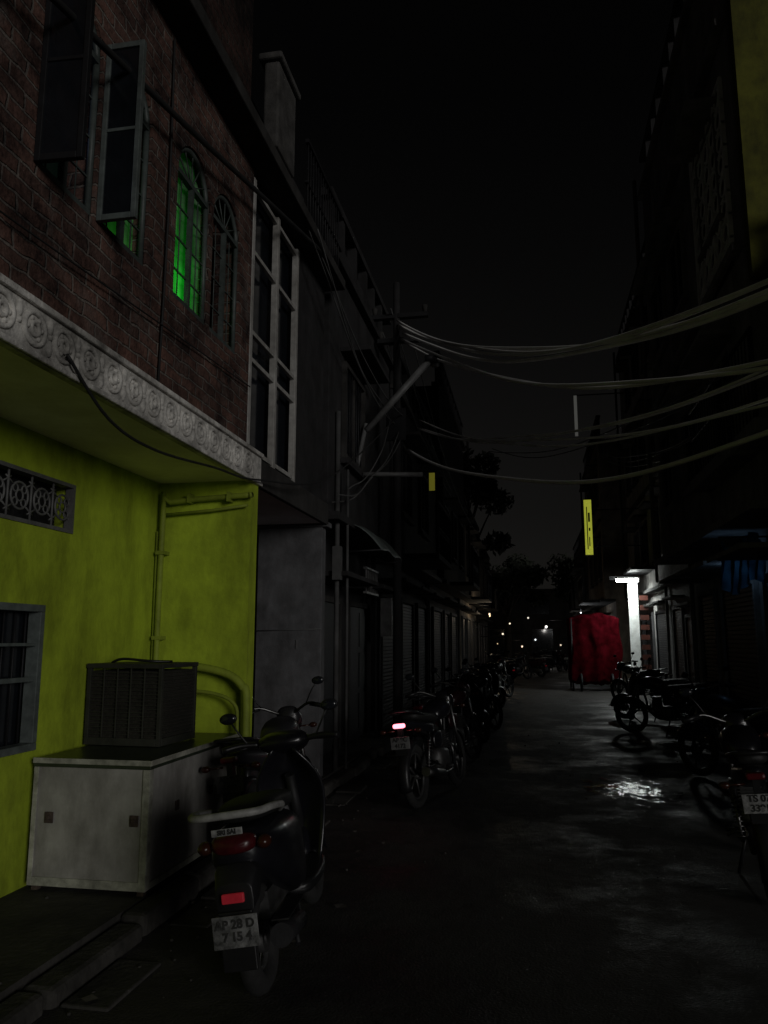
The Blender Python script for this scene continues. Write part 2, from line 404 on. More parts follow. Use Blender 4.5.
for (a, d) in OP:
    r = (d-a)/2-.02; m_ = (a+d)/2; x = XF-.03
    b.tube([(x, a+.02, Z0+.01), (x, a+.02, ZA)], .02, 6, 0); b.tube([(x, d-.02, Z0+.01), (x, d-.02, ZA)], .02, 6, 0)
    b.tube([(x, m_+r*math.cos(math.pi*k/12), ZA+r*math.sin(math.pi*k/12)) for k in range(13)], .02, 6, 0)
    b.box((x-.02, a+.03, ZA-.02), (x+.02, d-.03, ZA+.015)); b.box((x-.02, a+.02, Z0), (x+.02, d-.02, Z0+.04))
    b.box((x-.018, m_-.015, Z0+.041), (x+.018, m_+.015, ZA-.021))
    for k in (1, 3):
        yy = a+(d-a)*k/4; b.cyl((x-.01, yy, Z0), (x-.01, yy, ZA), .005, n=5)
    for k in range(1, 4):
        zz = Z0+(ZA-Z0)*k/4; b.box((x-.014, a+.03, zz-.005), (x-.002, d-.03, zz+.005))
    for k in range(1, 6):
        t = math.pi*k/6; b.cyl((x, m_, ZA), (x, m_+r*math.cos(t), ZA+r*math.sin(t)), .006, n=5)
b.end("arched_window_frames", H, M("window_frame_dark", (.07, .085, .08), .5, .3, 12, .05))
def leaf(name, y0, mat=FRAMEG, ang=0, wd=.30):
    s = B(); z0, z1 = 3.9, 5.0; t = .016
    s.box((0, -t, z0), (.03, t, z1)).box((wd-.03, -t, z0), (wd, t, z1)).box((.031, -t, z0), (wd-.031, t, z0+.035)).box((.031, -t, z1-.035), (wd-.031, t, z1))
    s.box((.031, -t*.8, 4.44), (wd-.031, t*.8, 4.46))
    s.end(name, H, mat, bevel=.003, loc=(XF+.005, y0, 0), rot=(0, 0, ang))
    B().box((.025, -.004, z0+.03), (wd-.025, .004, z1-.03)).end(name+"_pane", H, GLASS, loc=(XF+.005, y0, 0), rot=(0, 0, ang))
leaf("shutter_near", 3.11, DARKM, 0.05, .25); leaf("shutter_far", 3.67, FRAMEG, .0, .235)
def curtain(name, y0, y1, x, z0, z1, mat, amp=.025, f=28):
    s = B(); n = 50; V = []
    for i in range(n+1):
        yy = y0+(y1-y0)*i/n
        V.append([s.bm.verts.new((x+amp*math.sin(f*yy+.7*math.sin(9*yy+zz))*(1 if zz < z1 else .4), yy, zz)) for zz in [z0+(z1-z0)*k/8 for k in range(9)]])
    for i in range(n):
        for k in range(8):
            fc = s.bm.faces.new([V[i][k], V[i+1][k], V[i+1][k+1], V[i][k+1]]); fc.smooth = True
    s.end(name, H, mat)
curtain("green_curtain", 4.63, 5.17, XF-.085, 3.91, 5.13, CURT, amp=.013)
curtain("green_curtain_side", 3.9, 4.235, XF-.085, 3.91, 5.1, CURT, amp=.013)
curtain("dark_curtain", 5.3, 5.7, XF-.3, 3.9, 5.2, clothmat("dark_cloth", (.02, .03, .02), .2))
rm = B()
rm.box((-5.4, 1.0, 3.03), (-5.3, 6.08, 5.7)); rm.box((-5.3, 1.0, 3.03), (XF-.24, 1.1, 5.7)); rm.box((-5.3, 5.98, 3.03), (XF-.24, 6.07, 5.7))
rm.box((-5.3, 1.1, 3.03), (XF-.24, 5.97, 3.1)); rm.box((-5.3, 1.1, 5.62), (XF-.24, 5.97, 5.7))
rm.box((-5.3, 4.42, 3.1), (XF-.3, 4.5, 5.61)); rm.box((-5.3, 5.2, 3.1), (XF-.25, 5.25, 5.61))
rm.end("room_walls", H, M("room_plaster", (.12, .14, .1), .9, .2, 3, 0))
light(H, "green_room_bulb", 'POINT', (-2.68, 4.86, 4.12), 3.2, (.015, 1, .05), .05)
light(H, "green_night_bulb", 'POINT', (-2.72, 4.1, 3.95), .8, (.12, 1, .06), .04)
light(H, "blue_screen_glow", 'POINT', (-3.0, 3.4, 4.6), .6, (.4, .5, 1), .05)
B().ball((-2.5, 3.52, 4.62), (.01, .01, .03), 6).end("small_lit_bulb", H, emi("bulb_cool", (.7, .8, 1), .8))
B().box((-5, -4, 5.75), (XF+.24, 8.6, 5.87)).end("roof_slab", H, DKP2, bevel=.01)
B().box((-5, -4, 5.87), (XF-.1, 6.2, 8.6)).end("upper_storey", H, BRICKD)
B().box((-5, 6.2, 5.87), (XF-.3, 8.6, 7.0)).end("stairhead", H, DKP)
b = B()
b.box((XF-.05, 6.4, 6.2), (XF+.10, 6.95, 7.1)); b.box((XF-.1, 6.35, 7.1), (XF+.14, 7.0, 7.17)); b.end("parapet_pier", H, M("pier_grey", (.07, .067, .064), .9, .5, 5, .3), bevel=.02)
b = B()
for k in range(14):
    yy = 7.15+k*.1; b.cyl((XF+.18, yy, 5.87), (XF+.18, yy, 6.7), .008, n=5)
b.box((XF+.16, 7.1, 6.7), (XF+.2, 8.6, 6.74)); b.box((XF+.16, 7.1, 6.25), (XF+.19, 8.6, 6.27)); b.end("roof_railing", H, DARKM)
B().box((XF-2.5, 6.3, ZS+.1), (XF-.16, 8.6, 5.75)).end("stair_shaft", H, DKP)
B().box((XF-.14, 6.09, ZS+.1), (XF-.12, 7.5, 5.72)).end("stair_glass", H, GLASS)
b = B(); x0, x1 = XF-.06, XF+.0
for yy in (6.1, 6.78, 7.42): b.box((x0, yy, ZS+.12), (x1, yy+.06, 5.7))
for zz in (3.2, 4.0, 4.25, 5.0, 5.62):
    b.box((x0+.01, 6.162, zz), (x1-.01, 6.778, zz+.04)); b.box((x0+.01, 6.842, zz), (x1-.01, 7.418, zz+.04))
b.end("white_stair_frame", H, FRAMEW, bevel=.004)
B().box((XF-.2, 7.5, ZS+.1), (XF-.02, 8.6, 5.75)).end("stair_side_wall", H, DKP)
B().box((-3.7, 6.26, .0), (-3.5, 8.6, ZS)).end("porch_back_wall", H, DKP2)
b = B(); b.box((-3.495, 6.9, .1), (-3.46, 7.9, 2.2)); b.end("porch_door", H, M("door_wood", (.06, .035, .02), .6, .3, 8, .1))
b = B(); b.box((-3.497, 6.82, .1), (-3.44, 6.898, 2.28)).box((-3.497, 7.902, .1), (-3.44, 7.98, 2.28)).box((-3.497, 6.9, 2.2), (-3.44, 7.9, 2.28)); b.end("porch_door_frame", H, DKP)
b = B(); b.box((-3.5, 6.27, .11), (-2.5, 8.59, .25)).box((-3.5, 6.6, .25), (-2.8, 8.59, .42)); b.end("porch_steps", H, CONC, bevel=.01)
b = B()
b.tube([(-3.02, 6.03, .2), (-3.02, 6.03, 2.62), (-2.96, 6.04, 2.74), (-2.3, 6.04, 2.78), (-2.26, 6.02, 2.78)], .024, 10, 3)
b.tube([(-3.06, 6.05, .2), (-3.07, 6.05, 2.5)], .014, 8, 0)
b.tube([(-3.0, 6.05, 2.64), (-2.6, 6.05, 2.665), (-2.28, 6.05, 2.7)], .013, 8, 0)
for z in (.8, 1.6, 2.3): b.box((-3.06, 6.0, z), (-2.98, 6.098, z+.03))
for x in (-2.8, -2.45): b.box((x, 6.0, 2.73), (x+.025, 6.098, 2.81))
b.end("water_pipes", H, GREEN2)
b = B(); b.tube([(-2.78, 5.98, 1.39), (-2.6, 5.98, 1.38), (-2.38, 5.98, 1.33), (-2.26, 5.98, 1.24), (-2.22, 5.98, 1.1), (-2.22, 5.98, .1)], .032, 10, 4)
b.tube([(-2.78, 5.98, 1.2), (-2.5, 5.98, 1.18), (-2.32, 5.98, 1.1), (-2.29, 5.98, .9), (-2.29, 5.98, .1)], .015, 8, 4)
b.end("porch_handrail", H, GREEN2)
b = B()
b.tube([(XF+.09, 3.35, 3.0), (XF+.1, 3.75, 2.78), (XF+.1, 4.3, 2.74), (XF+.1, 5.2, 2.83), (XF+.12, 6.1, 2.92), (XF+.3, 7.8, 3.3), (-1.9, 11.2, 4.9)], .009, 6, 6)
b.tube([(XF+.16, 2.6, 4.55), (XF+.14, 4.4, 5.0), (XF+.15, 6.2, 5.45), (XF+.2, 7.8, 5.8)], .02, 6, 5)
b.tube([(XF+.03, .5, 3.35), (XF+.04, 3.0, 3.5), (XF+.03, 4.6, 3.62), (XF+.03, 6.05, 3.72)], .005, 6, 5)
b.tube([(XF+.02, 4.44, 3.2), (XF+.03, 4.45, 4.4), (XF+.02, 4.44, 5.7)], .008, 6, 3)
b.end("facade_cables", H, M("cable_black", (.02, .02, .02), .7, .3, 5, 0))

# ------------------------------------------------------------------ metal cabinet
K = E("metal_cabinet")
X0, X1, Y0, Y1, ZB, ZT = -3.04, -2.27, 4.52, 5.95, .17, .88
B().box((X0+.01, Y0+.012, ZB), (X1-.012, Y1, ZT-.05)).end("body", K, WHITEB, bevel=.004)
b = B()
b.box((X0, Y0-.012, ZT-.05), (X1+.01, Y1+.01, ZT)); b.end("lid", K, M("cabinet_lid", (.035, .045, .03), .35, .4, 6, .05), bevel=.006)
b = B()
b.box((X0-.002, Y0-.016, ZT-.028), (X1+.014, Y0-.0125, ZT+.004)); b.box((X1+.0105, Y0-.012, ZT-.028), (X1+.014, Y1, ZT+.004))
b.box((X1-.045, Y0, ZB-.03), (X1, Y0+.011, ZT-.052)); b.box((X0, Y0, ZB-.03), (X0+.03, Y0+.011, ZT-.052))
b.box((X0+.031, Y0+.002, ZB-.03), (X1-.046, Y0+.011, ZB+.02))
b.box((X1-.011, Y0+.012, ZB-.03), (X1, Y0+.05, ZT-.052)); b.box((X1-.011, Y1-.04, ZB-.03), (X1, Y1, ZT-.052)); b.box((X1-.011, Y0+.051, ZB-.03), (X1-.002, Y1-.041, ZB+.01))
b.end("edge_trim", K, M("cabinet_trim", (.38, .38, .32), .5, .4, 14, .05, dirt=.6), bevel=.002)
b = B()
for x in (X0+.09, X1-.12):
    b.box((x, Y0, .5), (x+.055, Y0+.011, .565)); b.cyl((x+.027, Y0-.012, .532), (x+.027, Y0+.01, .532), .014)
for yy in (4.9, 5.45): b.box((X1-.011, yy, .52), (X1-.001, yy+.05, .58))
b.end("latches", K, RUST, bevel=.003)
b = B()
for x in (X0+.02, X1-.06):
    for yy in (Y0+.02, Y1-.08): b.box((x, yy, .11), (x+.04, yy+.04, ZB-.001))
b.end("feet", K, RUST)

A = E("air_cooler", (-2.77, 5.35, .885), (0, 0, -.05))
b = B(); hw, hd, hh = .29, .26, .52
b.box((-hw+.02, -hd+.02, .02), (hw-.02, hd-.02, hh-.02)); b.end("inner_pads", A, M("cooler_pad", (.022, .02, .015), .95, .5, 30, .5))
b = B()
for sx in (-1, 1):
    for sy in (-1, 1): b.box((sx*hw, sy*hd, 0), (sx*(hw-.03), sy*(hd-.03), hh))
b.box((-hw-.005, -hd-.005, hh), (hw+.005, hd+.005, hh+.03)); b.box((-hw+.031, -hd, 0), (hw-.031, -hd+.02, .05)); b.box((hw-.02, -hd+.031, 0), (hw, hd-.031, .05))
for k in range(18):
    z = .07+k*.0245
    b.box((-hw+.031, -hd+.004, z), (hw-.031, -hd+.018, z+.007)); b.box((hw-.018, -hd+.031, z), (hw-.004, hd-.031, z+.007))
for k in range(1, 5):
    x = -hw+.03+k*(2*hw-.06)/5; b.box((x-.006, -hd-.002, .051), (x+.006, -hd+.0035, hh-.001))
b.end("louvred_housing", A, CRATE, bevel=.003)
b = B(); b.tube([(-.2, -.1, hh+.034), (-.1, -.12, hh+.06), (.1, -.1, hh+.045), (.22, .0, hh+.04)], .01, 6, 4); b.end("hose", A, BLACKP)

# ------------------------------------------------------------------ two wheelers
def wheel(par, name, y, r, wd, disc=False):
    B().torus((0, y, r), (1, 0, 0), r-wd*.5, wd*.5, 36, 10).end(name+"_tyre", par, RUB)
    s = B(); s.torus((0, y, r), (1, 0, 0), r-wd-.008, .012, 32, 6, 1.6); s.cyl((-.05, y, r), (.05, y, r), .035)
    if disc:
        for k in range(5):
            t = 2*math.pi*k/5; s.cyl((0, y, r), (0, y+(r-wd)*math.cos(t), r+(r-wd)*math.sin(t)), .016, .01, 6)
        s.cyl((-.035, y, r), (-.03, y, r), .08)
    else:
        for k in range(18):
            t = 2*math.pi*k/18; s.cyl((.02*(-1)**k, y, r), (0, y+(r-wd)*math.cos(t+.25), r+(r-wd)*math.sin(t+.25)), .0025, n=4)
        s.cyl((-.04, y, r), (.04, y, r), .065)
    s.end(name+"_rim", par, ALU)
def mirrors(par, y, z, sp=.3):
    s = B(); m_ = B()
    for sx in (-1, 1):
        s.tube([(sx*.2, y, z), (sx*.26, y-.02, z+.1), (sx*sp, y-.01, z+.15)], .006, 6, 3)
        s.ball((sx*(sp+.02), y, z+.175), (.055, .018, .034), 8)
        m_.ball((sx*(sp+.02), y-.012, z+.175), (.045, .01, .026), 8)
    s.end("mirror_stalks", par, BLACKP); m_.end("mirror_glass", par, GLASS)

UNLIT = M("unlit_red_lens", (.1, .008, .012), .3, .2, 20, 0)
LITL = emi("lit_tail_lamp", (1, .2, .26), 4)
def motorcycle(loc, heading, lean=-.12, paint=PAINTK, lit=False, plate="AP 9C\n4172", name="parked_motorcycle", pl=PLATE):
    P = E(name, loc, (0, lean, heading))
    wheel(P, "rear_wheel", -.62, .3, .085, True); wheel(P, "front_wheel", .66, .3, .07, True)
    B().loft([(-.02, 0, .80, .07, .05, 2.4), (.05, 0, .83, .12, .09, 2.6), (.2, 0, .86, .145, .115, 2.6), (.34, 0, .87, .14, .11, 2.4), (.44, 0, .86, .08, .07, 2.2)]).end("fuel_tank", P, paint, sub=1)
    B().loft([(-.66, 0, .86, .07, .03, 2.5), (-.6, 0, .85, .115, .045, 3), (-.3, 0, .82, .13, .05, 3), (-.1, 0, .79, .12, .045, 3), (.04, 0, .80, .08, .04, 2.5)]).end("seat", P, LEATH, sub=1)
    B().loft([(-.86, 0, .80, .035, .03, 2.4), (-.78, 0, .79, .075, .05, 2.6), (-.55, 0, .75, .12, .06, 2.8), (-.25, 0, .70, .125, .085, 2.8), (-.1, 0, .68, .08, .09, 2.6)]).end("tail_cowl", P, paint, sub=1)
    s = B()
    for sx in (-1, 1): s.loft([(-.32, sx*.11, .58, .02, .07, 3), (-.2, sx*.12, .58, .03, .1, 3), (-.02, sx*.11, .6, .02, .06, 3)])
    s.end("side_panels", P, paint, sub=1)
    s = B(); s.tube([(0, .43, .82), (0, .38, .6), (0, .3, .36), (0, .0, .33), (0, -.2, .38)], .022, 8, 3); s.tube([(0, .42, .8), (0, .1, .74), (0, -.3, .7), (0, -.7, .76)], .02, 8, 3)
    for sx in (-1, 1):
        s.cyl((sx*.07, -.15, .36), (sx*.07, -.64, .3), .018)
        s.cyl((sx*.2, .0, .3), (sx*.0, .0, .3), .012); s.cyl((sx*.2, -.35, .34), (sx*.05, -.3, .4), .01)
    s.cyl((-.07, -.05, .3), (-.16, .02, .01), .012)
    s.end("frame", P, BLACKP)
    s = B(); s.loft([(-.12, 0, .38, .09, .1, 3), (.0, 0, .37, .12, .12, 4), (.16, 0, .37, .11, .1, 4), (.22, 0, .38, .07, .07, 3)])
    for k in range(7): s.box((-.085, .1+k*.003, .46+k*.022), (.085, .27+k*.003, .47+k*.022))
    s.box((-.06, .12, .46), (.06, .25, .64)); s.end("engine", P, ALU)
    s = B(); s.tube([(.05, .28, .55), (.08, .36, .42), (.1, .25, .26), (.12, .0, .24), (.13, -.2, .26)], .018, 8, 4)
    s.cyl((.135, -.18, .26), (.15, -.72, .34), .035, .045); s.end("exhaust", P, CHR)
    s = B()
    for sx in (-1, 1):
        s.cyl((sx*.12, -.55, .34), (sx*.12, -.42, .68), .012)
        for k in range(9): s.torus((sx*.12, -.545+k*.012, .37+k*.028), (0, .35, 1), .026, .005, 12, 5)
    s.end("shock_absorbers", P, CHR)
    s = B()
    for sx in (-1, 1): s.cyl((sx*.075, .66, .3), (sx*.075, .47, .92), .02, .018)
    s.box((-.1, .44, .88), (.1, .5, .91)); s.tube([(-.36, .3, 1.02), (-.22, .38, 1.05), (-.06, .45, .98), (.06, .45, .98), (.22, .38, 1.05), (.36, .3, 1.02)], .012, 8, 4)
    s.end("fork_and_handlebar", P, CHR)
    s = B()
    for sx in (-1, 1):
        s.tube([(sx*.25, .36, 1.045), (sx*.37, .295, 1.018)], .018, 8, 0); s.tube([(sx*.22, .41, 1.03), (sx*.36, .35, 1.0)], .006, 5, 0)
    s.end("grips_levers", P, BLACKP)
    B().loft([(.42, 0, .95, .09, .09, 2.6), (.5, 0, .93, .115, .12, 2.4), (.58, 0, .91, .1, .1, 2.2), (.62, 0, .90, .06, .06, 2)]).end("headlamp_cowl", P, paint, sub=1)
    B().ball((0, .6, .9), (.075, .03, .07)).end("headlamp_lens", P, GLASS)
    s = B()
    for yy, a0, a1, rr, hw_ in ((.66, 15, 150, .325, .05), (-.62, 60, 200, .335, .065)):
        prev = None
        for k in range(15):
            t = math.radians(a0+(a1-a0)*k/14); row = []
            for j in (-1, -.5, .5, 1):
                q = rr-(.03 if abs(j) == 1 else 0); row.append(s.bm.verts.new((j*hw_, yy+q*math.cos(t), .3+q*math.sin(t))))
            if prev:
                for j in range(3):
                    f = s.bm.faces.new([prev[j], prev[j+1], row[j+1], row[j]]); f.smooth = True
            prev = row
    o = s.end("mudguards", P, BLACKP); md = o.modifiers.new("s", 'SOLIDIFY'); md.thickness = .005
    s = B(); s.tube([(-.11, -.5, .86), (-.13, -.75, .9), (-.08, -.88, .92), (.08, -.88, .92), (.13, -.75, .9), (.11, -.5, .86)], .012, 8, 4); s.end("grab_rail", P, BLACKP)
    B().box((-.055, -.93, .77), (.055, -.86, .81)).end("tail_lamp", P, LITL if lit else UNLIT, bevel=.015)
    s = B()
    for sx in (-1, 1):
        s.cyl((sx*.06, -.86, .74), (sx*.16, -.88, .74), .006); s.ball((sx*.18, -.88, .74), (.035, .025, .022), 8)
        s.ball((sx*.2, .52, .86), (.035, .025, .022), 8); s.cyl((sx*.08, .5, .86), (sx*.18, .52, .86), .006)
    s.end("indicators", P, ORL)
    s = B(); s.box((-.02, -.9, .62), (.02, -.84, .77)); s.box((-.06, -.9, .52), (.06, -.88, .6)); s.end("plate_bracket", P, BLACKP)
    B().box((-.095, -.915, .58), (.095, -.905, .69)).end("number_plate", P, pl, bevel=.002)
    text(P, "plate_text", plate, .055, (0, -.917, .637), (math.radians(90), 0, 0), INK)
    mirrors(P, .38, 1.05)
    return P

DRL = M("dark_red_lens", (.06, .006, .008), .3, .3, 30, 0)
WNP = M("worn_number_plate", (.15, .15, .15), .5, .8, 26, 0, dirt=.85)
INK2 = M("faded_ink", (.035, .035, .035), .6, .5, 30, 0)
def scooter(loc, heading, lean=-.1, paint=PAINTK, name="parked_scooter"):
    P = E(name, loc, (0, lean, heading)); R = .235
    wheel(P, "rear_wheel", -.58, R, .1); wheel(P, "front_wheel", .66, R, .095)
    B().loft([(-.80, 0, .66, .075, .07, 2.5), (-.74, 0, .65, .13, .10, 2.8), (-.58, 0, .62, .175, .14, 2.8), (-.35, 0, .56, .185, .19, 3), (-.12, 0, .50, .165, .22, 3.2), (.03, 0, .46, .14, .22, 4)], 20).end("rear_body", P, paint, sub=1)
    B().loft([(-.70, 0, .80, .09, .035, 2.6), (-.6, 0, .80, .13, .05, 3), (-.35, 0, .785, .145, .055, 3), (-.1, 0, .755, .135, .05, 3), (.06, 0, .74, .09, .04, 2.6)], 20).end("seat", P, LEATH, sub=1)
    s = B(); s.tube([(-.13, -.42, .76), (-.175, -.55, .80), (-.18, -.75, .83), (-.14, -.86, .835), (0, -.89, .838), (.14, -.86, .835), (.18, -.75, .83), (.175, -.55, .80), (.13, -.42, .76)], .017, 10, 5)
    s.end("grab_rail", P, SILV)
    s = B(); s.loft([(-.845, 0, .69, .07, .03, 3), (-.80, 0, .70, .105, .045, 3), (-.75, 0, .70, .12, .045, 3)]); s.end("tail_lamp", P, DRL, sub=1)
    s = B()
    for sx in (-1, 1): s.ball((sx*.135, -.775, .69), (.035, .04, .03), 8)
    s.end("rear_indicators", P, ORL)
    B().box((-.07, -.868, .75), (.07, -.862, .78)).end("owner_strip", P, PLATE, bevel=.002)
    text(P, "owner_strip_text", "SRI SAI", .028, (0, -.87, .765), (math.radians(90), 0, 0), INK)
    s = B(); s.loft([(-.86, 0, .48, .085, .07, 4), (-.80, 0, .53, .10, .09, 4), (-.70, 0, .58, .1, .05, 4)]); s.box((-.075, -.875, .2), (.075, -.86, .44)); s.end("rear_mudflap", P, BLACKP, bevel=.005)
    B().box((-.05, -.886, .475), (.05, -.868, .515)).end("rear_reflector", P, REDL, bevel=.006)
    B().box((-.1, -.893, .30), (.1, -.885, .43), ).end("number_plate", P, WNP, bevel=.002)
    text(P, "plate_text", "AP 28 D\n 7 15 4", .05, (0, -.896, .37), (math.radians(90), 0, 0), INK2)
    s = B(); s.loft([(-.72, -.12, .27, .03, .06, 3), (-.58, -.13, .28, .05, .1, 3), (-.3, -.12, .3, .06, .1, 3), (-.05, -.09, .3, .05, .08, 3)]); s.box((-.05, -.55, .3), (.06, -.15, .42)); s.end("engine_case", P, ALU)
    s = B(); s.tube([(.08, -.1, .25), (.13, -.3, .2), (.15, -.4, .22)], .018, 8, 4); s.cyl((.15, -.38, .23), (.17, -.80, .30), .045, .05, 16); s.end("exhaust", P, DARKM)
    s = B(); s.box((.12, -.75, .345), (.2, -.42, .352)); s.cyl((-.13, -.6, .28), (-.12, -.45, .6), .013); s.end("heat_shield_shock", P, CHR)
    s = B(); s.loft([(-.05, 0, .27, .14, .04, 4), (.1, 0, .27, .165, .035, 5), (.36, 0, .28, .17, .035, 5), (.46, 0, .32, .15, .05, 4)]); s.end("floorboard", P, BLACKP, sub=1)
    s = B(); prev = None
    for (z, y, hw_) in ((.3, .45, .15), (.4, .5, .17), (.55, .52, .2), (.7, .5, .225), (.82, .46, .2), (.92, .42, .12), (.98, .4, .07)):
        row = []
        for k in range(9):
            u = -1+2*k/8; row.append(s.bm.verts.new((u*hw_, y-.10*u*u+.04*(1-u*u), z)))
        if prev:
            for k in range(8):
                f = s.bm.faces.new([prev[k], prev[k+1], row[k+1], row[k]]); f.smooth = True
        prev = row
    o = s.end("front_apron", P, paint); md = o.modifiers.new("s", 'SOLIDIFY'); md.thickness = .03; md = o.modifiers.new("ss", 'SUBSURF'); md.levels = 1; md.render_levels = 1
    B().loft([(.28, 0, 1.0, .12, .035, 2.6), (.36, 0, 1.0, .17, .06, 2.6), (.45, 0, .99, .14, .08, 2.4), (.51, 0, .97, .08, .06, 2.2)]).end("handlebar_cowl", P, paint, sub=1)
    B().ball((0, .485, .975), (.08, .04, .06)).end("headlamp_lens", P, GLASS)
    s = B()
    for sx in (-1, 1):
        s.tube([(sx*.14, .36, 1.0), (sx*.25, .33, 1.01), (sx*.35, .29, 1.0)], .017, 8, 3); s.tube([(sx*.18, .4, .99), (sx*.34, .36, .98)], .006, 5, 0)
    s.end("grips_levers", P, BLACKP)
    s = B(); s.cyl((0, .42, .8), (0, .55, .42), .03)
    for sx in (-1, 1): s.cyl((sx*.07, .55, .45), (sx*.07, .66, .23), .018)
    s.end("fork", P, DARKM)
    s = B(); prev = None
    for k in range(15):
        t = math.radians(5+155*k/14); row = []
        for j in (-1, -.5, .5, 1):
            q = .285-(.06 if abs(j) == 1 else 0); row.append(s.bm.verts.new((j*.075, .66+q*math.cos(t), R+q*math.sin(t))))
        if prev:
            for j in range(3):
                f = s.bm.faces.new([prev[j], prev[j+1], row[j+1], row[j]]); f.smooth = True
        prev = row
    o = s.end("front_fender", P, paint); md = o.modifiers.new("s", 'SOLIDIFY'); md.thickness = .006
    s = B(); s.cyl((-.12, -.05, .24), (-.2, .0, .02), .012); s.cyl((-.08, -.2, .2), (-.12, -.32, .1), .012); s.cyl((.08, -.2, .2), (.12, -.32, .1), .012); s.end("stands", P, DARKM)
    mirrors(P, .34, 1.0, .29)
    return P

scooter((-1.30, 4.28, .012), math.radians(5), -.15, PAINTK)
motorcycle((-1.95, 6.1, .01), math.radians(0), -.12, PAINTG, pl=M("shadowed_plate", (.06, .06, .06)))
DPL = M("dusty_plate", (.09, .09, .09), .6, .4, 30, 0)
motorcycle((-.98, 8.35, .01), math.radians(-12), -.12, PAINTK, lit=True, pl=DULLS)
motorcycle((-1.0, 10.3, .01), math.radians(-18), -.12, PAINTR, pl=DPL)
scooter((-1.0, 12.0, .01), math.radians(-20), -.12, PAINTG)
motorcycle((-.95, 13.8, .01), math.radians(-25), -.12, PAINTK, pl=DPL)
motorcycle((-1.0, 15.8, .01), math.radians(-15), -.12, PAINTG, pl=DPL)
scooter((-1.1, 18.5, .01), math.radians(-30), -.12, PAINTK)
motorcycle((-1.0, 22, .01), math.radians(-30), -.12, PAINTG, pl=DPL)
motorcycle((1.52, 6.05, .01), math.radians(-10), -.1, PAINTK, plate="TS 07\n3391")
motorcycle((2.3, 9.6, .01), math.radians(35), -.1, PAINTG, pl=DPL)
motorcycle((2.25, 14.2, .01), math.radians(60), -.1, PAINTR, pl=DPL)
scooter((2.4, 16.6, .01), math.radians(62), -.1, PAINTG)
motorcycle((2.6, 20.5, .01), math.radians(40), -.1, PAINTG, pl=DPL)

